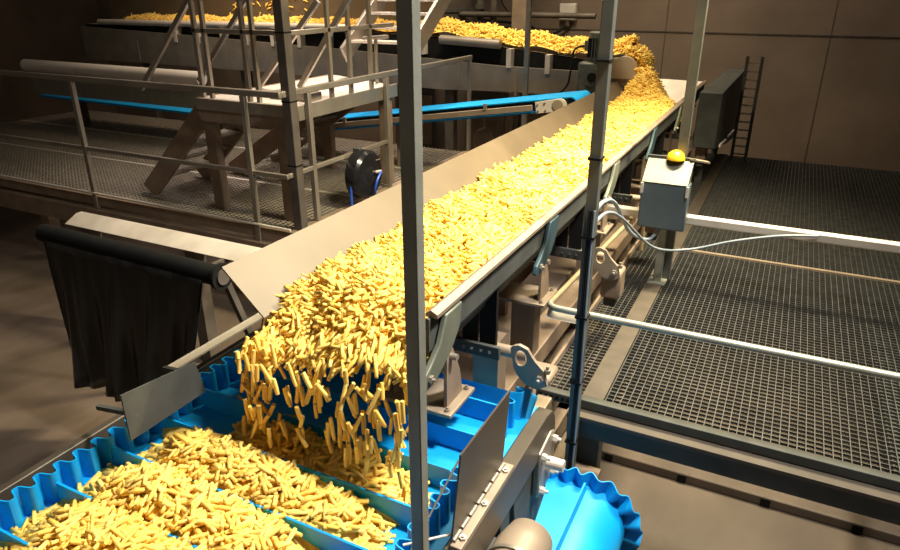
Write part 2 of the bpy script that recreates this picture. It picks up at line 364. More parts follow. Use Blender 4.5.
for x in (-1.5, -1.1, -.64): MB().prism([(x - .012, Z2), (x + .012, Z2), (x + .005, Z2 + .05), (x - .005, Z2 + .05)], 'y', Y20, Y21 - .08).build('cleat', 'blue', b2)
MB().tube((XE, Y20, Z2 - R2), (XE, Y21, Z2 - R2), R2 - .02, 28).build('head_pulley', 'dark', b2)
for y in (Y20 + .1, Y21 - .1): bx((-1.0, y - .03, FL), (-.92, y + .03, Z2 - 2 * R2 - .012)).build('leg', 'dark', b2)

# ---------------------------------------------------------------- walkway on the right
wk = thing('grating_walkway', 'dark steel grating walkway with a tan strip along the right of the trough', 'walkway', (.8, 6.5, FL))
GZ = -2.2
def grating(x0, x1, y0, y1, z, pitch, cross, d=.028, w=.0042, wc=.0042):
    t = MB(); x = x0
    while x <= x1: t.box((x - w / 2, y0, z - d), (x + w / 2, y1, z)); x += pitch
    y = y0
    while y <= y1: t.box((x0, y - wc / 2, z - d * .6), (x1, y + wc / 2, z - .001)); y += cross
    return t
grating(-1.04, -.80, 3.34, 10.4, GZ, .040, .042).build('grating_panel', 'grate', wk, smooth=False)
grating(-.66, 2.4, 3.34, 6.1, GZ, .042, .042).build('grating_panel', 'grate', wk, smooth=False)
grating(-.66, 2.4, 6.16, 10.4, GZ, .042, .042).build('grating_panel', 'grate', wk, smooth=False)
bx((-.795, 3.34, GZ - .03), (-.67, 10.4, GZ + .004)).build('tan_strip', 'strip', wk)
bx((-.66, 6.11, GZ - .03), (2.4, 6.15, GZ + .002)).build('panel_edge', 'tan', wk)
MB().box((-1.06, 3.28, GZ - .045), (2.4, 3.335, GZ + .012)).build('edge_channel', 'dark', wk, .004)
MB().box((-1.065, 3.335, GZ - .10), (-1.045, 10.4, GZ + .03)).build('edge_angle', 'brown', wk, .003)
bx((-.84, 3.20, GZ - .075), (2.4, 3.30, GZ - .05)).build('ledge_strip', 'strip', wk, .003)
bx((-.84, 3.21, GZ - .19), (2.4, 3.29, GZ - .075)).build('front_beam', 'dark', wk, .006)
bx((-.80, 3.4, GZ - .19), (-.66, 10.4, GZ - .03)).build('side_beam', 'dark', wk, .006)
bx((.8, 3.4, GZ - .19), (.9, 10.4, GZ - .05)).build('side_beam', 'dark', wk, .006)
for x, y in ((-.73, 3.36), (-.73, 6.5), (-.73, 10), (2.2, 3.36), (2.2, 10)): bx((x - .07, y - .06, FL), (x + .07, y + .06, GZ - .19)).build('leg', 'dark', wk, .006)
for k in range(7): bx((-1.04 + k * .034, 3.274, GZ - .03), (-1.02 + k * .034, 3.281, GZ - .005)).build('edge_slot', 'rubber', wk)

# guard loop of pipe, box rail, posts
gr = thing('guard_rail', 'low round pipe guard rail that turns a corner over the walkway edge', 'rail', (-.98, 3.3, GZ))
GRZ = -1.635
pts = [(2.4, 3.29, GRZ)] + [(-.90, 3.27, GRZ)] + [(-.96 + .06 * math.cos(a), 3.33 - .06 * math.sin(a), GRZ) for a in np.linspace(PI / 2, PI, 6)]
MB().path(pts, .019, 12).build('front_pipe', 'galv', gr)
MB().path([(-1.02, 3.33, GRZ), (-1.0, 5.0, -1.71), (-.99, 5.95, -1.725)], .017, 12).build('side_pipe', 'brass', gr)
MB().prism([(3.255, GRZ - .062), (3.265, GRZ - .062), (3.305, GRZ - .022), (3.295, GRZ - .022)], 'x', -1.02, -.83).build('white_strip', 'white', gr)  # thin white sloping strip just below the pipe corner
for x in (1.1, 2.3): MB().tube((x, 3.29, GZ), (x, 3.29, GRZ), .018).build('stanchion', 'galv', gr)
MB().tube((-.99, 5.93, GZ), (-.99, 5.93, -1.725), .017).build('stanchion', 'brass', gr)
br = thing('box_rail', 'pale square steel rail across the walkway carrying the blue grey control box', 'rail', (-.7, 5.24, GZ))
bx((-1.36, 5.205, -1.67), (2.4, 5.275, -1.60)).build('rail_tube', 'pale', br, .012)
bx((-.75, 5.21, GZ), (-.69, 5.27, -1.67)).build('stanchion', 'galv', br, .006)
bx((-.79, 5.17, GZ + .004), (-.65, 5.31, GZ + .016)).build('foot_plate', 'galv', br)
bx((1.9, 5.21, GZ), (1.96, 5.27, -1.67)).build('stanchion', 'galv', br, .006)
bx((-1.375, 5.215, -1.69), (-1.355, 5.265, -1.585)).build('end_cap', 'galv', br)
cbx = thing('control_box', 'blue grey control box with a pale sloped lid and yellow dome on the square rail', 'box', (-.74, 5.2, -1.69))
bbd = bx((-.905, 5.08, -1.695), (-.555, 5.20, -1.33)).build('box_body', 'box', cbx, .012)
MB().prism([(5.07, -1.335), (5.26, -1.175), (5.26, -1.19), (5.21, -1.335)], 'x', -.905, -.565).build('sloped_lid', 'duller', cbx, .004)
bx((-.91, 5.245, -1.19), (-.56, 5.27, -1.165)).build('lid_edge', 'dark', cbx)
dm = MB().path([(-.70, 5.235, -1.18), (-.70, 5.235, -1.165), (-.70, 5.235, -1.135), (-.70, 5.235, -1.115), (-.70, 5.235, -1.108)], [.068, .068, .056, .032, .01], 20).build('dome_button', 'yellow', cbx)
for x in (-.905, -.575): bx((x, 5.06, -1.42), (x + .02, 5.08, -1.34)).build('latch', 'pale', bbd)
MB().bar((-.60, 5.25, -1.17), (-.47, 5.33, -1.2), .05, .012).build('name_tab', 'tan', cbx)
def post(label, x, y, w_, z0, z1, m='galv'):
    o = bx((x - w_ / 2, y - w_ / 2, z0), (x + w_ / 2, y + w_ / 2, z1)).build('steel_post', m, None, .003)
    return tag(o, label, 'post')
post('nearest slim grey square post standing in front of the fries at the belt frame', -.668, 1.165, .035, FL, 1.2)
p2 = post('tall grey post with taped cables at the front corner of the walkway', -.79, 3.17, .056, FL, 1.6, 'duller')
for k, c in enumerate(('blackcab', 'blackcab', 'cable')):
    t = MB(); x = -.779 + (k - 1) * .012
    t.path([(x, 3.135, -1.0), (x - .003, 3.135, -1.3), (x + .004, 3.135, -2.0), (x, 3.135, -2.9)], .006, 8)
    tag(t.build('taped_cable', c), ['black cable taped down the left of the tall grey corner post', 'middle black cable taped down the tall grey corner post', 'grey blue cable taped down the right of the tall grey corner post'][k], 'cable')
for z in (-.3, -.75, -1.15, -1.6, -2.0, -2.4): bx((-.822, 3.126, z), (-.758, 3.202, z + .012)).build('tape_band', 'rubber', p2)
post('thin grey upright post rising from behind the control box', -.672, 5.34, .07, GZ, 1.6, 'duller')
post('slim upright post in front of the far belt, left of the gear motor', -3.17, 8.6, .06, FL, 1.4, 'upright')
def cable(label, pts, r, m, n=8):
    P_ = [Vector(p) for p in pts]; out = []
    for i in range(len(P_) - 1):
        p0, p1, p2, p3 = P_[max(i - 1, 0)], P_[i], P_[i + 1], P_[min(i + 2, len(P_) - 1)]
        for k in range(6):
            u = k / 6; out.append(.5 * ((2 * p1) + (-p0 + p2) * u + (2 * p0 - 5 * p1 + 4 * p2 - p3) * u * u + (-p0 + 3 * p1 - 3 * p2 + p3) * u ** 3))
    out.append(P_[-1])
    return tag(MB().path(out, r, n).build('hanging_cable', m), label, 'cable')
cable('upper grey blue cable looping from the corner post to under the control box', [(-.80, 3.22, -1.05), (-.86, 3.7, -1.12), (-.90, 4.2, -1.27), (-.88, 4.7, -1.62), (-.80, 5.05, -1.78), (-.74, 5.16, -1.71)], .013, 'cable')
cable('lower grey blue cable running from the corner post past the box to the right', [(-.79, 3.22, -1.10), (-.83, 3.7, -1.18), (-.86, 4.3, -1.40), (-.74, 4.95, -1.80), (-.50, 5.1, -1.83), (-.2, 5.12, -1.72), (.1, 5.15, -1.64), (.35, 5.18, -1.61)], .010, 'cable')
dk = thing('machine_hopper', 'dark steel machine panel standing at the right of the trough far end', 'machine', (-.7, 9.8, FL))
MB().prism([(8.35, -1.08), (11.6, -1.12), (11.6, -2.15), (10.2, -2.0), (8.35, -1.72)], 'x', -.95, -.70).build('panel', 'dark', dk, .01)
for y in (8.6, 10.3): bx((-.90, y, GZ), (-.82, y + .08, -1.8)).build('leg', 'dark', dk)
for y0, z0, y1, z1 in ((8.1, -1.70, 9.0, -1.78), (9.2, -1.79, 10.3, -1.88)): MB().bar((-.66, y0 + .4, z0), (-.66, y1 + .3, z1), .02, .03).build('edge_strip', 'white', dk)
cb2 = thing('cable_tray', 'dark upright cable tray frame standing by the walkway in front of the back wall', 'tray', (-.82, 10, GZ))
for x in (-.60, -.42): bx((x - .02, 9.98, GZ), (x + .02, 10.02, -.8)).build('tray_side', 'dark', cb2)
for k in range(12): bx((-.58, 9.99, GZ + .1 + k * .11), (-.44, 10.01, GZ + .12 + k * .11)).build('rung', 'steel', cb2)

# ---------------------------------------------------------------- far conveyor feeding the trough
FY0, FY1 = 9.1, 9.85
fc = thing('feed_conveyor', 'far conveyor bringing fries along the back and tipping them into the trough', 'conveyor', (-6, 9.4, FL))
EDGE = [(-12.5, -.60), (-10.05, -.605), (-6.3, -.60), (-4.7, -.63), (-3.75, -.74), (-2.45, -.865), (-2.05, -.80)]
def ez(x):
    return float(np.interp(x, [e[0] for e in EDGE], [e[1] for e in EDGE]))
pan = [(-12.5, -.64), (-10.07, -.72), (-7.6, -.812), (-6.28, -.86), (-3.75, -.985), (-2.62, -1.0), (-2.62, -1.30), (-4.7, -1.36), (-7.67, -1.275), (-10.2, -1.255), (-12.5, -1.24)]
MB().prism(pan, 'y', FY0, FY0 + .05).build('side_panel', 'steel', fc, smooth=False)
MB().prism(pan, 'y', FY1, FY1 + .05).build('side_panel', 'steel', fc, smooth=False)
for x in (-11, -9.2, -7.63, -6.0, -4.4, -3.5): bx((x - .012, FY0 - .006, ez(x) - .62), (x + .012, FY0, ez(x) - .26)).build('panel_rib', 'tan', fc)
up = [(x, z + .0) for x, z in EDGE[:-1]] ; lo = [(x, z - .45) for x, z in EDGE[:-1]][::-1]
MB().prism(up + lo, 'y', FY0 + .12, FY0 + .14).build('skirt', 'rubber', fc, smooth=False)
for x in (-10.0, -9.45, -8.9, -8.35, -7.8, -7.25, -6.7, -5.0, -3.62, -3.05): bx((x - .035, FY0 - .012, ez(x) - .25), (x + .035, FY0 + .118, ez(x) + .0)).build('skirt_bracket', 'pale', fc)
MB().prism([(x, z) for x, z in EDGE] + [(x, z - .02) for x, z in EDGE[::-1]], 'y', FY0 + .12, FY1).build('belt', 'pale', fc, smooth=False)
MB().tube((-2.02, FY0 + .02, -.975), (-2.02, FY1, -.975), .185, 28).build('head_drum', 'pale', fc)
bx((-2.55, FY0 - .02, -1.30), (-2.05, FY0 + .03, -1.22)).build('drum_bracket', 'dark', fc)
bx((-2.25, FY0 + .01, -1.12), (-1.88, FY0 + .035, -1.07)).build('scraper', 'brown', fc)
MB().prism([(-12.5, -.66), (-5.1, -.66), (-5.1, .35), (-12.5, .45)], 'y', FY1 - .02, FY1 + .03).build('back_board', 'plate', fc)
MB().tube((-12, FY0 + .05, -.55), (-6.3, FY0 + .05, -.53), .05, 14).build('edge_tube', 'pale', fc)
MB().tube((-4.72, FY0 + .06, -.66), (-3.78, FY0 + .06, -.70), .065, 18).build('guide_tube', 'steel', fc)
for x in (-11, -8.6, -7.2, -4.6, -2.9): bx((x - .07, 9.2, FL), (x + .07, 9.34, -1.2)).build('leg', 'grime', fc)
gm2 = thing('gear_motor', 'dark green grey gear motor with upright body at the head of the far conveyor', 'motor', (-2.37, 9.0, -1.25))
bx((-2.56, 8.86, -1.24), (-2.18, 9.08, -.86)).build('gear_case', 'motor', gm2, .03)
MB().tube((-2.35, 8.86, -1.04), (-2.35, 8.83, -1.04), .12, 24).build('shaft_cover', 'motor', gm2)
MB().tube((-2.35, 8.835, -1.04), (-2.35, 8.80, -1.04), .06, 18).build('hollow_shaft', 'rubber', gm2)
t = MB(); t.path([(-2.33, 8.97, -.87), (-2.33, 8.97, -.82), (-2.33, 8.97, -.81), (-2.33, 8.97, -.54)], [.10, .10, .125, .125], 20); mbd = t.build('motor_body', 'motor', gm2)
t = MB()
for k in range(20):
    a = 2 * PI * k / 20; t.bar((-2.33 + .132 * math.cos(a), 8.97 + .132 * math.sin(a), -.80), (-2.33 + .132 * math.cos(a), 8.97 + .132 * math.sin(a), -.57), .008, .02, up=(math.cos(a), math.sin(a), 0))
t.build('cooling_fins', 'rubber', mbd)
MB().path([(-2.33, 8.97, -.56), (-2.33, 8.97, -.50), (-2.33, 8.97, -.485)], [.135, .135, .11], 20).build('fan_cowl', 'motor', gm2)
bx((-2.50, 8.9, -.72), (-2.44, 9.02, -.6)).build('terminal_box', 'motor', gm2)
cable('black motor cable hanging beside the upright gear motor', [(-2.50, 8.92, -.66), (-2.62, 8.85, -.72), (-2.65, 8.85, -1.0), (-2.72, 8.9, -1.2), (-3.0, 8.9, -1.4), (-3.3, 9.0, -1.5)], .014, 'blackcab')

# things on and by the back wall
jb = thing('junction_box', 'pale square junction box on the brown back wall above the far belt', 'box', (-3.98, 12.93, -.55))
bx((-4.14, 12.84, -.52), (-3.82, 12.97, -.22)).build('box_body', 'pale', jb, .02)
bx((-4.12, 12.83, -.50), (-3.84, 12.84, -.24)).build('cover', 'white', jb, .005)
MB().tube((-3.98, 12.9, -.62), (-3.98, 12.9, -.52), .05, 12).build('cable_gland', 'grime', jb)
cable('black cable looping along the back wall to the pale junction box', [(-3.98, 12.9, -.6), (-4.2, 12.85, -.75), (-4.5, 12.9, -.80), (-4.75, 12.88, -.62), (-5.6, 12.9, -.55), (-6.6, 12.9, -.45), (-7.2, 12.9, -.2)], .025, 'blackcab')
cable('thin black cable hanging in a slack loop on the back wall near the dark tank', [(-5.5, 12.9, .5), (-5.3, 12.85, -.2), (-5.0, 12.85, -.5), (-4.75, 12.88, -.62)], .015, 'blackcab')
pc = bx((-4.35, 11.0, FL), (-4.10, 11.25, 1.2)).build('wall_column', 'tan', None, .006); tag(pc, 'tan upright column standing behind the far belt left of the junction box', 'column')
dt = thing('dark_tank', 'dark round tank in the shade behind the far fries belt', 'tank', (-5.9, 11.6, FL))
MB().path([(-5.9, 11.6, -2.2), (-5.9, 11.6, -.4), (-5.9, 11.6, .8), (-5.9, 11.6, 1.1)], [.62, .66, .66, .5], 30).build('shell', 'grime', dt)
for z in (-.35, .1): MB().path([(-5.9, 11.6, z), (-5.9, 11.6, z + .05)], .69, 30).build('hoop', 'dark', dt)
for a in (.6, 2.2, 3.8, 5.4): MB().tube((-5.9 + .5 * math.cos(a), 11.6 + .5 * math.sin(a), FL), (-5.9 + .5 * math.cos(a), 11.6 + .5 * math.sin(a), -2.2), .06).build('leg', 'grime', dt)
for k, (x, lb) in enumerate(((-5.05, 'dark upright pipe right of the dark tank behind the far belt'), (-6.75, 'dark upright pipe left of the dark tank behind the stairs'), (-4.8, 'second dark upright pipe right of the dark tank'))):
    pp = thing('upright_pipe', lb, 'pipe', (x, 11.3, FL)); MB().tube((x, 11.3, FL), (x, 11.3, 1.2), .06).build('pipe_run', 'grime', pp)
    MB().tube((x, 11.3, -.30 + .12 * k), (x, 11.3, -.22 + .12 * k), .09).build('flange', 'dark', pp)
hp = tag(MB().tube((-9, 11.2, -.38), (-3.0, 11.2, -.38), .045).build('long_pipe', 'grime'), 'long horizontal pipe along the back above the far fries belt', 'pipe')
for k, x in enumerate((-3.4, -4.3, -5.6)):
    m_ = thing('machine_housing', ['brown machine housing below the far conveyor behind the trough plate', 'dark machine housing below the far conveyor behind the inclined belt', 'dark machine housing behind the right end of the left platform'][k], 'machine', (x, 9.7, FL))
    bx((x - .38, 9.95, FL), (x + .38, 10.5, -1.45)).build('cabinet', 'grime', m_, .02)
    dr = bx((x - .3, 9.93, -2.4), (x + .3, 9.95, -1.6)).build('access_door', 'brown', m_, .01); bx((x + .2, 9.915, -2.05), (x + .23, 9.93, -1.93)).build('door_handle', 'steel', dr)
for k, x in enumerate((-3.0, -3.38)):
    pts = [(x + .13 * math.cos(a), 7.75, -1.78 + .20 * math.sin(a)) for a in np.linspace(PI * .5, PI * 2.3, 9)]
    cable(['right one of two grey cable loops hanging under the inclined blue belt', 'left one of two grey cable loops hanging under the inclined blue belt'][k], [(x, 7.75, -1.44 - (-3.35 - x) * .15)] + pts, .014, 'steel')

# ---------------------------------------------------------------- inclined blue belt in the middle distance
ib = thing('inclined_belt_conveyor', 'slim inclined blue belt conveyor ending above the trough side plate', 'conveyor', (-4, 7.7, FL))
A, B = Vector((-6.3, 0, -1.73)), Vector((-2.22, 0, -1.10)); d = (B - A).normalized(); nrm = Vector((-d.z, 0, d.x)); IY0, IY1 = 7.45, 8.05
def pz(p): return (p.x, p.z)
r = .075; top = [A + nrm * 0, B]; c0 = B - nrm * r
arc = [c0 + r * (math.sin(a) * d + math.cos(a) * nrm) for a in np.linspace(0, PI, 12)]
lowA = A - nrm * 2 * r
MB().prism([pz(A)] + [pz(p) for p in arc] + [pz(lowA), pz(lowA + nrm * .012)] + [pz(c0 + (r - .012) * (math.sin(a) * d + math.cos(a) * nrm)) for a in np.linspace(PI, 0, 12)] + [pz(A - nrm * .012)], 'y', IY0 + .02, IY1).build('belt', 'blue', ib)
for y in (IY0, IY1 - .02):
    MB().prism([pz(A - nrm * .05), pz(B - d * .45 - nrm * .05), pz(B - d * .45 - nrm * .115), pz(A - nrm * .115)], 'y', y - .02, y + .015).build('side_beam', 'tan', ib, .003)
    e = B - d * .40; poly = [e - nrm * .02, e + d * .30 - nrm * .005] + [e + d * .30 - nrm * .075 + .07 * (math.sin(a) * d + math.cos(a) * nrm) for a in np.linspace(.2, PI, 8)] + [e - nrm * .15]
    MB().prism([pz(p) for p in poly], 'y', y - .035, y - .02).build('end_plate', 'pale', ib, .003)
    q = e + d * .27 - nrm * .075; MB().tube((q.x, y - .035, q.z), (q.x, y - .05, q.z), .062, 20).build('bearing_cover', 'tan', ib)
e = B - d * .40
for i, j in ((.03, -.05), (.03, -.12), (.12, -.04), (.12, -.12)): q = e + d * i + nrm * j; bolts('plate_bolt', 'steel', ib, (q.x, IY0 - .035, q.z), (0, -1, 0), .012, .01)
for u in (.25, .5, .75):
    q = A.lerp(B, u); bx((q.x - .02, IY0 - .03, q.z - .06), (q.x + .02, IY0 + .0, q.z + .015)).build('roller_bracket', 'steel', ib)
for u in (.08, .42, .80):
    q = A.lerp(B, u); bx((q.x - .05, IY0 + .25, GZ if q.x < -4.2 else FL), (q.x + .05, IY0 + .35, q.z - .15)).build('leg', 'brown', ib)

# ---------------------------------------------------------------- left mezzanine: grating, rails, platform, stairs
lg = thing('mezzanine_grating', 'broad pale grating floor of the lower walkway at the left', 'walkway', (-7.5, 7, FL))
grating(-12.6, -4.2, 4.9, 8.9, GZ, .065, .045, .03, .012, .010).build('grating_panel', 'mesh', lg, smooth=False)
for y in (6.2, 7.6): bx((-12.6, y - .02, GZ - .03), (-4.2, y + .02, GZ + .004)).build('panel_seam', 'pale', lg)
bx((-12.6, 4.85, -2.30), (-4.12, 4.90, -2.19)).build('edge_channel', 'brown', lg, .004)
bx((-12.6, 4.80, -2.56), (-4.12, 4.88, -2.34)).build('front_beam', 'brown', lg, .006)
bx((-4.2, 4.9, -2.50), (-4.12, 8.9, -2.19)).build('side_beam', 'brown', lg, .006)
for x, y in ((-4.3, 5.0), (-8.2, 5.0), (-12.3, 5.0), (-4.3, 8.7), (-8.2, 8.7)): bx((x - .07, y - .07, FL), (x + .07, y + .07, -2.5)).build('leg', 'brown', lg)
MB().tube((-12.6, 4.83, -2.13), (-4.15, 4.83, -2.16), .014, 8).build('toe_rod', 'pale', lg)
hr = thing('hand_rail', 'steel hand rail with two rails round the lower left grating', 'rail', (-4.2, 5, GZ))
bx((-12.6, 4.83, -.905), (-4.13, 4.875, -.845)).build('top_rail', 'steel', hr, .008)
bx((-12.6, 4.835, -1.655), (-4.13, 4.87, -1.61)).build('mid_rail', 'steel', hr, .006)
bx((-4.175, 4.88, -.905), (-4.13, 9.0, -.845)).build('top_rail', 'steel', hr, .008)
bx((-4.17, 4.88, -1.655), (-4.135, 6.75, -1.61)).build('mid_rail', 'steel', hr, .006)
for x in (-11, -9, -7, -4.58): bx((x - .028, 4.83, -2.45), (x + .028, 4.875, -.905)).build('stanchion', 'steel', hr, .004)
for y in (5.27, 6.70, 8.95): bx((-4.18, y - .028, -2.3), (-4.13, y + .028, -.905)).build('stanchion', 'steel', hr, .004)
for x in (-11.4, -8.0): pass
cl = bx((-4.19, 4.93, GZ), (-4.09, 5.03, 1.4)).build('steel_column', 'grime', None, .006)
tag(cl, 'tall dark steel column at the front right corner of the left platform', 'column')
for z in (-.35, -.95, -1.55): bx((-4.194, 4.926, z), (-4.086, 5.034, z + .012)).build('tape_band', 'rubber', cl)
pf = thing('raised_platform', 'small raised platform with a bright pale deck on the left grating', 'platform', (-4.8, 6.2, GZ))
MB().prism([(-5.45, 5.15), (-4.26, 5.15), (-4.20, 5.3), (-4.20, 6.9), (-5.35, 7.42), (-5.45, 7.42)], 'z', -1.045, -1.02).build('deck', 'pale', pf)
bx((-5.46, 5.10, -1.13), (-4.22, 5.15, -1.015)).build('edge_beam', 'steel', pf, .004)
bx((-5.44, 5.12, -1.25), (-4.22, 5.17, -1.13)).build('lower_edge_beam', 'brown', pf, .004)
bx((-4.215, 5.15, -1.16), (-4.185, 7.0, -1.015)).build('edge_beam', 'steel', pf, .004)
MB().bar((-4.2, 6.91, -1.1), (-5.4, 7.43, -1.1), .03, .15).build('edge_beam', 'steel', pf)
bx((-5.47, 5.12, -1.2), (-5.44, 7.42, -1.015)).build('edge_beam', 'brown', pf)
for x, y in ((-5.38, 5.2), (-4.42, 5.2), (-5.38, 7.2), (-4.30, 6.9)): bx((x - .065, y - .05, GZ), (x + .065, y + .05, -1.13)).build('leg', 'brown', pf, .004)
bx((-4.75, 5.42, -1.02), (-4.25, 5.62, -.94)).build('step_box', 'steel', pf, .005)
MB().tube((-4.43, 6.95, -1.02), (-4.43, 6.95, -.52), .02).build('tee_stem', 'steel', pf)
MB().tube((-4.60, 6.95, -.52), (-4.26, 6.95, -.49), .022).build('tee_bar', 'steel', pf)
pr = thing('platform_rail', 'steel hand rail with uprights standing on the raised platform', 'rail', (-4.8, 5.2, -1.02))
bx((-5.45, 5.165, -.39), (-4.24, 5.205, -.345)).build('rail_bar', 'steel', pr, .006)
bx((-4.24, 5.165, -.385), (-4.20, 7.0, -.34)).build('rail_bar', 'steel', pr, .006)
for x in (-5.42, -5.30, -4.80, -4.68): bx((x - .022, 5.165, -1.02), (x + .022, 5.205, .75)).build('upright', 'steel', pr, .004)
for y in (5.75, 6.1, 6.5): bx((-4.24, y - .022, -1.02), (-4.20, y + .022, .75)).build('upright', 'steel', pr, .004)
def stairs(label, p0, p1, wdir, width, n, m='brown', tread='mesh', sw=.22):
    p0, p1, wd = Vector(p0), Vector(p1), Vector(wdir); s = thing('steel_stairs', label, 'stairs', p0)
    for k in (0, 1): MB().bar(p0 + wd * width * k, p1 + wd * width * k, .045, sw).build('stringer', m, s, .004)
    run = (p1 - p0); run.z = 0; rn = run.normalized()
    for i in range(1, n):
        c = p0.lerp(p1, i / n) + wd * width / 2
        t = MB(); hw = width / 2 - .03
        for k in range(7): t.bar(c - wd * hw + rn * (-.11 + .036 * k), c + wd * hw + rn * (-.11 + .036 * k), .010, .03)
        for k in range(int(width / .06)): q = c - wd * (hw - .06 * k); t.bar(q - rn * .12, q + rn * .115, .008, .026)
        t.build('tread', tread, s, smooth=False)
    return s
s1 = stairs('brown steel stairs climbing from the left grating to the raised platform', (-6.55, 5.25, -2.17), (-5.47, 5.25, -1.13), (0, 1, 0), .8, 5)
MB().bar((-6.4, 5.24, -1.0), (-5.3, 5.24, .12), .04, .05).build('hand_rail', 'steel', s1)
MB().bar((-6.4, 6.08, -1.0), (-5.2, 6.08, .25), .04, .05).build('hand_rail', 'steel', s1)
s2 = stairs('dark steel stairs under the raised platform, seen through its legs', (-6.35, 6.4, -2.17), (-4.75, 6.4, -1.14), (0, 1, 0), .75, 6)
s3 = stairs('bright steel stairs with mesh treads rising away behind the platform', (-5.02, 7.15, -.74), (-5.02, 8.7, .35), (1, 0, 0), .92, 7, 'white', 'white')
for c in list(s3.children):
    if c.name.startswith('stringer'): c.data.materials[0] = M['steel']
for k, (p, q) in enumerate((((-5.42, 6.0, -1.02), (-4.5, 6.0, -.10)), ((-4.83, 6.0, -.98), (-4.0, 6.0, .08)))):
    tag(MB().bar(p, q, .04, .055).build('brace_bar', 'steel'), ['left slanting brace bar above the raised platform', 'right slanting brace bar above the raised platform'][k], 'brace')
# hose reel
hz = thing('hose_reel', 'glossy black hose reel with blue hose on the left hand rail', 'reel', (-4.05, 6.05, -2.1))
t = MB(); t.path([(-4.12, 5.98, -1.85), (-4.12, 5.98, -1.85), (-4.10, 5.98, -1.85), (-3.98, 5.98, -1.85), (-3.95, 5.98, -1.85), (-3.945, 5.98, -1.85)], [.12, .24, .265, .265, .235, .17], 32); dcs = t.build('drum_case', 'glossy', hz)
MB().path([(-3.945, 5.98, -1.85), (-3.93, 5.98, -1.85)], [.09, .07], 24).build('hub_cover', 'glossy', hz)
bx((-4.14, 5.95, -1.62), (-4.06, 6.01, -1.57)).build('mount_bracket', 'dark', hz)
MB().tube((-3.94, 6.08, -1.84), (-3.88, 6.10, -1.83), .018).build('swivel', 'pale', hz)
MB().path([(-3.89, 6.10, -1.83), (-3.87, 6.06, -1.84), (-3.87, 5.99, -1.90), (-3.88, 5.96, -1.98), (-3.90, 5.98, -2.06), (-3.95, 6.02, -2.10)], .013, 8).build('inlet_hose', 'bluehose', hz)
bx((-4.08, 5.76, -1.83), (-4.0, 5.84, -1.75)).build('hose_outlet', 'glossy', hz)
MB().path([(-4.04, 5.78, -1.80), (-4.04, 5.74, -1.84), (-4.04, 5.73, -1.95), (-4.04, 5.73, -2.19)], .013, 8).build('outlet_hose', 'bluehose', hz)
MB().box((-4.05, 5.70, -1.92), (-4.03, 5.76, -1.89)).build('hose_stop', 'glossy', hz)
MB().bar((-3.943, 6.09, -1.71), (-3.943, 6.17, -1.715), .02, .006).build('case_label', 'steel', dcs)
# white beam and black film
wb = MB().prism([(3.78, -2.055), (3.92, -1.985), (3.98, -1.985), (3.98, -2.06)], 'x', -6.0, -3.74).build('steel_beam', 'pale', None, .004)
tag(wb, 'pale steel beam crossing in front of the left grating above the black film', 'beam')
for x in (-5.8, -4.45): bx((x - .06, 3.84, FL), (x + .06, 3.96, -2.06)).build('beam_leg', 'grime', wb)
bx((-4.02, 3.6, -2.10), (-3.98, 3.9, -2.06)).build('beam_bracket', 'grime', wb)
bfm = thing('film_roll', 'black plastic film hanging from a roller left of the trough end', 'film', (-3.6, 2.75, FL))
MB().path([(-4.62, 2.75, -1.60), (-2.96, 2.75, -1.62), (-2.955, 2.75, -1.62), (-2.93, 2.75, -1.62)], [.066, .066, .085, .085], 20).build('roller', 'rubber', bfm)
MB().path([(-2.93, 2.75, -1.62), (-2.918, 2.75, -1.62)], .05, 18).build('roller_end', 'grime', bfm)
vs_ = []; fs = []; NX, NZ = 48, 14
for j in range(NZ):
    v = j / (NZ - 1)
    for i in range(NX):
        u = i / (NX - 1); x = -4.55 + u * (1.52 - .30 * v); yy = 2.69 + .05 * math.sin(u * 22 + 2 * v) * v + .03 * math.sin(u * 51) * v - .05 * v
        vs_.append((x, yy, -1.60 - v * 1.15))
for j in range(NZ - 1):
    for i in range(NX - 1): a = j * NX + i; fs.append((a, a + 1, a + NX + 1, a + NX))
fo = MB().add(vs_, fs).build('film_sheet', 'film', bfm); sm = fo.modifiers.new('thickness', 'SOLIDIFY'); sm.thickness = .004
for x in (-4.6, -2.99): MB().bar((x + .02, 2.8, -1.66), (x + .02, 3.3, FL), .04, .04).build('roller_stand', 'grime', bfm)
lb_ = thing('side_belt_conveyor', 'blue belt conveyor end with a white roller at the far left behind the stairs', 'conveyor', (-8.6, 8.0, FL))
MB().prism([(-11.6, -1.66), (-7.45, -1.70), (-7.45, -1.73), (-11.6, -1.69)], 'y', 7.4, 8.2).build('belt', 'blue', lb_)
bx((-11.6, 7.34, -1.62), (-7.4, 7.40, -1.30)).build('side_plate', 'galv', lb_)
MB().tube((-11.6, 7.30, -1.16), (-7.62, 7.30, -1.17), .10, 20).build('white_roller', 'white', lb_)
for x in (-11, -7.8): bx((x - .05, 7.7, GZ), (x + .05, 7.8, -1.7)).build('leg', 'grime', lb_)

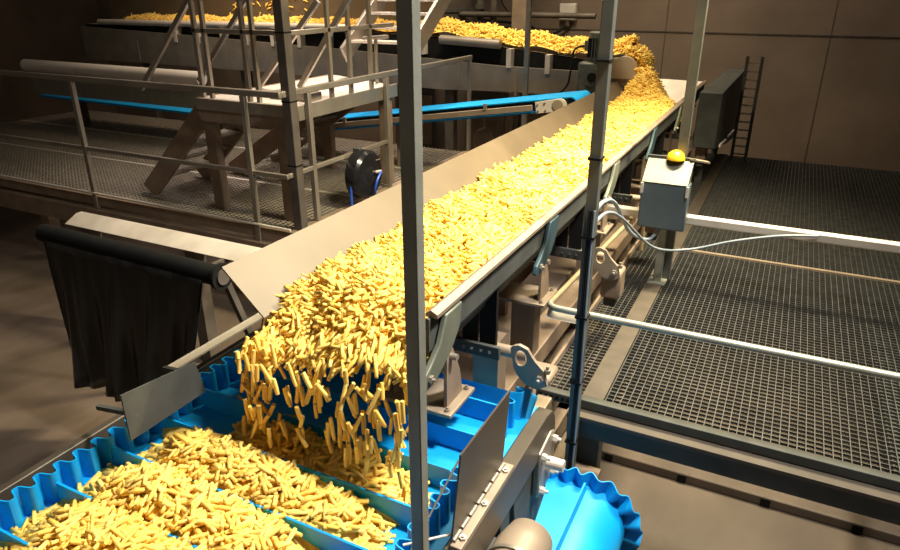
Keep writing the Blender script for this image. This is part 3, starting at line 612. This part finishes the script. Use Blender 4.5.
# ---------------------------------------------------------------- fries
def fry_template(rings=3, chamf=False, bend=.05):
    cs = [(-1, -1), (1, -1), (1, 1), (-1, 1)] if not chamf else [(-1, -.55), (-.55, -1), (.55, -1), (1, -.55), (1, .55), (.55, 1), (-.55, 1), (-1, .55)]
    n = len(cs); V_ = []; F_ = []
    for i in range(rings):
        u = i / (rings - 1) * 2 - 1; sc = 1 if 0 < i < rings - 1 else .86
        for a, b_ in cs: V_.append((u * .5, a * .5 * sc, b_ * .5 * sc + bend * (1 - u * u) * 4))
    for i in range(rings - 1):
        for k in range(n): F_.append((i * n + k, i * n + (k + 1) % n, (i + 1) * n + (k + 1) % n, (i + 1) * n + k))
    F_.append(tuple(range(n))[::-1]); F_.append(tuple((rings - 1) * n + k for k in range(n)))
    return np.array(V_), F_
def fry_mats(P_, yaw, pitch, roll):
    cy, sy, cp, sp, cr, sr = np.cos(yaw), np.sin(yaw), np.cos(pitch), np.sin(pitch), np.cos(roll), np.sin(roll)
    X_ = np.stack([cy * cp, sy * cp, sp], 1); Y0 = np.stack([-sy, cy, 0 * cy], 1); Z0 = np.cross(X_, Y0)
    Y_ = Y0 * cr[:, None] + Z0 * sr[:, None]; Z_ = -Y0 * sr[:, None] + Z0 * cr[:, None]
    return np.stack([X_, Y_, Z_], 2)
def fry_cloud(name, P_, yaw, pitch, L, T, base, label, cat, group=None):
    n = len(P_); V_, F_ = fry_template(3, False, 0); R = fry_mats(P_, yaw, pitch, RNG.uniform(0, PI, n))
    loc = np.broadcast_to(V_, (n,) + V_.shape).copy(); loc[:, 4:8, 2] += RNG.uniform(-.35, .35, n)[:, None]
    loc[:, :, 0] *= L[:, None]; loc[:, :, 1:] *= T[:, None, None]
    W = np.einsum('nij,nkj->nki', R, loc) + P_[:, None, :] + (0, 0, H)
    k = V_.shape[0]; vv = W.reshape(-1, 3); quads = np.array(F_); Q = (quads[None] + (np.arange(n) * k)[:, None, None]).reshape(-1, 4)
    if base is not None:
        bv, bf = base; bv = np.array(bv) + (0, 0, H); Q = np.concatenate([Q, np.array(bf) + len(vv)]); vv = np.concatenate([vv, bv])
    org = np.array([vv[:, 0].mean(), vv[:, 1].mean(), vv[:, 2].min()])
    me = bpy.data.meshes.new(name); me.vertices.add(len(vv)); me.vertices.foreach_set('co', (vv - org).ravel())
    me.loops.add(Q.size); me.loops.foreach_set('vertex_index', Q.ravel().astype(np.int32)); me.polygons.add(len(Q))
    me.polygons.foreach_set('loop_start', (np.arange(len(Q)) * 4).astype(np.int32)); me.update(calc_edges=True); me.validate()
    me.materials.append(M['fry']); o = bpy.data.objects.new(name, me); COL.objects.link(o); o.location = org
    tag(o, label, cat, group, 'stuff'); return o
def heap_base(xs, ys, hf, drop):
    V_ = []; F_ = []; nx, ny = len(xs), len(ys)
    for y in ys:
        for x in xs: V_.append((x, y, hf(x, y) - drop))
    for j in range(ny - 1):
        for i in range(nx - 1): a = j * nx + i; F_.append((a, a + 1, a + nx + 1, a + nx))
    return V_, F_
# trough bed
def ht(x, y):
    u = (x + 1.90) / .83
    z = -1.268 + .10 * u + .045 * math.sin(PI * min(max(u, 0), 1)) + .012 * math.sin(7 * y + 9 * x) + .012 * math.sin(17 * x - 5 * y) + .010 * math.sin(23 * y + 4 * math.sin(11 * x))
    z -= max(0, 2.22 - y) ** 1.4 * .78
    dd = x + 1.06 + (y - 7.5) * .36
    if y > 7.5 and dd > 0: z -= dd * 1.3
    pk = math.exp(-((y - 9.0) / .40) ** 2 - ((x + 1.66) / .27) ** 2) * .24
    return max(z + pk, -1.366) if y > 3 else z + pk
def sample_trough(n, y0, y1):
    y = RNG.uniform(y0, y1, n); x = RNG.uniform(-1.90, -1.075, n); return x, y
xa, ya = sample_trough(6900, 1.84, 4.2); xb, yb = sample_trough(9400, 4.2, 9.36); x = np.concatenate([xa, xb]); y = np.concatenate([ya, yb])
keep = np.array([ht(a, b_) > -1.36 or b_ < 3 for a, b_ in zip(x, y)]); x, y = x[keep], y[keep]; n = len(x)
z = np.array([ht(a, b_) for a, b_ in zip(x, y)]) + RNG.uniform(-.014, .014, n)
L = np.clip(RNG.normal(.092, .022, n), .04, .135); T = RNG.uniform(.0110, .0148, n)
pt = RNG.normal(0, .32, n); yw = RNG.uniform(0, 2 * PI, n)
edge = y < 1.98; yw[edge] = RNG.normal(PI / 2, .5, edge.sum()); pt[edge] = RNG.normal(.55, .3, edge.sum())
ins = np.abs(np.cos(yw)) * L / 2; x = np.clip(x, -1.91 + ins * .7, -1.072 - ins * .9)
fry_cloud('fries_bed', np.stack([x, y, z], 1), yw, pt, L, T, heap_base(np.linspace(-1.895, -1.082, 22), np.linspace(1.90, 9.38, 160), ht, .014),
          'thick golden bed of fries filling the long sheet steel trough', 'fries')
# far conveyor bed and its fall over the drum
n = 7200; x = RNG.uniform(-11.5, -2.0, n); y = RNG.uniform(FY0 + .15, FY1 - .03, n)
def hf(x, y):
    v = (y - FY0 - .1) / .7; return ez(x) + .03 + .17 * math.sin(PI * min(max(v, .08), .92)) * (1 if x > -5.2 else .75) + .02 * math.sin(9 * x + 4 * y)
z = np.array([hf(a, b_) for a, b_ in zip(x, y)]) + RNG.uniform(-.014, .016, n)
xs2 = []; ys2 = []; zs2 = []
for _ in range(1500):
    a = RNG.uniform(0, 1.75); rr = .185 + RNG.uniform(.01, .10) * (1 - .3 * a); xs2.append(-2.02 + rr * math.sin(a)); zs2.append(-.975 + rr * math.cos(a)); ys2.append(RNG.uniform(FY0 + .1, FY1 - .05))
for _ in range(700): xs2.append(RNG.uniform(-1.86, -1.70)); zs2.append(RNG.uniform(-1.18, -.93)); ys2.append(RNG.uniform(FY0 - .02, FY1 - .5))
x = np.concatenate([x, xs2]); y = np.concatenate([y, ys2]); z = np.concatenate([z, zs2]); n = len(x)
fry_cloud('fries_bed', np.stack([x, y, z], 1), RNG.uniform(0, 2 * PI, n), RNG.normal(0, .4, n), np.clip(RNG.normal(.085, .02, n), .05, .12), RNG.uniform(.015, .02, n),
          heap_base(np.linspace(-11.5, -2.0, 120), np.linspace(FY0 + .13, FY1 - .02, 10), hf, .014), 'distant bed of fries on the far conveyor tumbling over its head drum', 'fries')
t_ = [(-9.2, -8.0)]
n = 60; fx = RNG.uniform(-9.3, -7.6, n); fz = RNG.uniform(-.42, .05, n)
fry_cloud('stuck_fries', np.stack([fx, np.full(n, FY1 - .035), fz], 1), RNG.normal(0, .05, n), RNG.uniform(0, PI, n), RNG.uniform(.07, .11, n), RNG.uniform(.014, .018, n), None,
          'scattered fries sticking to the pale back board of the far conveyor', 'fries')
# fries on the blue belt
def hx(x):
    return float(np.interp(x, [-2.34, -2.2, -1.95, -1.6, -1.3, -1.12, -1.0], [.06, .12, .155, .130, .085, .045, .0]))
XR = {2: (-2.05, -1.02), 3: (-2.28, -1.06), 4: (-2.33, -1.20), 5: (-2.33, -1.28), 6: (-2.33, -1.35), 7: (-2.33, -1.4)}
def pocket(y):
    for k in range(8):
        if CY[k + 1] + .012 <= y <= CY[k] - .010: return k
    return -1
def hbz(x, y):
    k = pocket(y)
    if k not in XR:
        if k == -1: return BZ + hx(x) * .86 if y < 1.8 else BZ
        return BZ
    x0, x1 = XR[k]; s = (y - CY[k + 1]) / (CY[k] - CY[k + 1])
    e = min(1, max(0, (x - x0) / .25)) * min(1, max(0, (x1 - x) / .18)) ** .7
    if k == 2: e *= .62
    return BZ + hx(x) * e * (.62 + .42 * math.sin(PI * s)) + .008 * math.sin(23 * x + 11 * y)
PX, PY, PZ, PW, PP, PL_, PT = [], [], [], [], [], [], []
for k, (x0, x1) in XR.items():
    cnt = {2: 340, 3: 560, 4: 560, 5: 520, 6: 480, 7: 440}[k]
    for _ in range(cnt):
        xx = RNG.uniform(x0, x1); yy = RNG.uniform(CY[k + 1] + .02, CY[k] - .016); L_ = float(np.clip(RNG.normal(.088, .016), .05, .115)); T_ = RNG.uniform(.0125, .0165)
        if xx > x1 - .15 and RNG.random() < .45: continue
        yw_ = RNG.uniform(0, PI); h_ = hbz(xx, yy) - BZ
        if h_ < .07:                      # shallow layer: keep inside the pocket between two cleats
            half = abs(math.sin(yw_)) * L_ / 2; yy = min(max(yy, CY[k + 1] + .024 + half), CY[k] - .018 - half)
        PX.append(xx); PY.append(yy); PZ.append(BZ + max(h_, .010) + RNG.uniform(-.008, .014)); PW.append(yw_); PP.append(RNG.normal(0, .16 if h_ > .05 else .04)); PL_.append(L_); PT.append(T_)
for _ in range(16):                       # few stray fries in the further pockets
    xx = RNG.uniform(-2.25, -1.85) if _ < 12 else RNG.uniform(-1.15, -1.02); k = 1 if _ < 12 else random.choice((1, 2, 3)); yy = RNG.uniform(CY[k + 1] + .05, CY[k + 1] + .12)
    PX.append(xx); PY.append(yy); PZ.append(BZ + .010); PW.append(RNG.uniform(-.5, .5)); PP.append(0); PL_.append(.08); PT.append(.015)
PX, PY, PZ, PW, PP, PL_, PT = map(np.array, (PX, PY, PZ, PW, PP, PL_, PT))
mc = Matrix.Rotation(co.rotation_euler.z, 3, 'Z') @ Matrix.Rotation(co.rotation_euler.x, 3, 'X'); R_ = np.array(mc)
def proj(px, py, pz_):
    p = np.stack([px, py, pz_], 1) @ R_; return 450 + 668 * p[:, 0] / -p[:, 2], 275 - 668 * p[:, 1] / -p[:, 2], -p[:, 2]
u, v, dep = proj(PX, PY, PZ)
surf = np.array([hbz(a, b_) for a, b_ in zip(PX, PY)])
ok = (u > 5) & (u < 895) & (v > 5) & (v < 545) & (PZ > surf - .002)
NF = 165; NB = 135
order = np.argsort(np.where(ok, dep - PL_ * 3, 99)); ind = order[:NB]; rest = np.ones(len(PX), bool); rest[ind] = False
fry_cloud('fries_heap', np.stack([PX, PY, PZ], 1)[rest], PW[rest], PP[rest], PL_[rest], PT[rest], heap_base(np.linspace(-2.33, -1.06, 60), np.linspace(.44, 1.96, 100), hbz, .016),
          'heaps of pale yellow fries piled between the cleats of the blue belt', 'fries')
protos = []
for i in range(8):
    V_, F_ = fry_template(5, True, RNG.uniform(-.03, .03)); me = bpy.data.meshes.new('potato_fry')
    V_ = V_ * (1, 1, 1) + RNG.normal(0, .018, V_.shape) * (.1, 1, 1); me.from_pydata(V_.tolist(), [], F_); me.materials.append(M['fry']); me.update()
    me.polygons.foreach_set('use_smooth', [True] * len(me.polygons)); me.set_sharp_from_angle(angle=math.radians(50)); protos.append(me)
first = None
def single(p, yaw, pitch, L, T, label, group):
    global first
    o = first.copy() if first else bpy.data.objects.new('potato_fry', protos[0])
    first = first or o; o.data = random.choice(protos); COL.objects.link(o); o.location = Vector(p) + Vector((0, 0, H))
    R = fry_mats(np.zeros((1, 3)), np.array([yaw]), np.array([pitch]), np.array([random.uniform(0, PI / 2)]))[0]
    o.rotation_euler = Matrix(R.tolist()).to_euler(); o.scale = (L, T, T); tag(o, label, 'fry', group)
for i in ind: single((PX[i], PY[i], PZ[i]), PW[i], PP[i], PL_[i], PT[i], 'single pale yellow fry lying on top of the heap between the blue cleats', 'fries lying on the blue belt')
# falling fries: clusters dropping off the trough end
k = 0
cx = [-1.86, -1.80, -1.74, -1.60, -1.50, -1.34, -1.27, -1.20, -1.13]
while k < NF:
    c = random.choice(cx); x_ = c + random.gauss(0, .045)
    if not -1.93 < x_ < -1.06: continue
    drop = random.random() ** 1.1 * (.44 if x_ < -1.62 else .36); z_ = -1.37 - drop; y_ = 1.86 - .10 * math.sqrt(drop) * 1.2 - random.uniform(-.04, .06)
    single((x_, y_, z_), random.uniform(0, PI), random.choice((1, -1)) * (1.57 - abs(random.gauss(0, .32))), min(max(random.gauss(.088, .015), .055), .115), random.uniform(.014, .018),
           'single yellow fry in mid air falling from the trough end to the blue belt', 'fries falling off the trough end'); k += 1
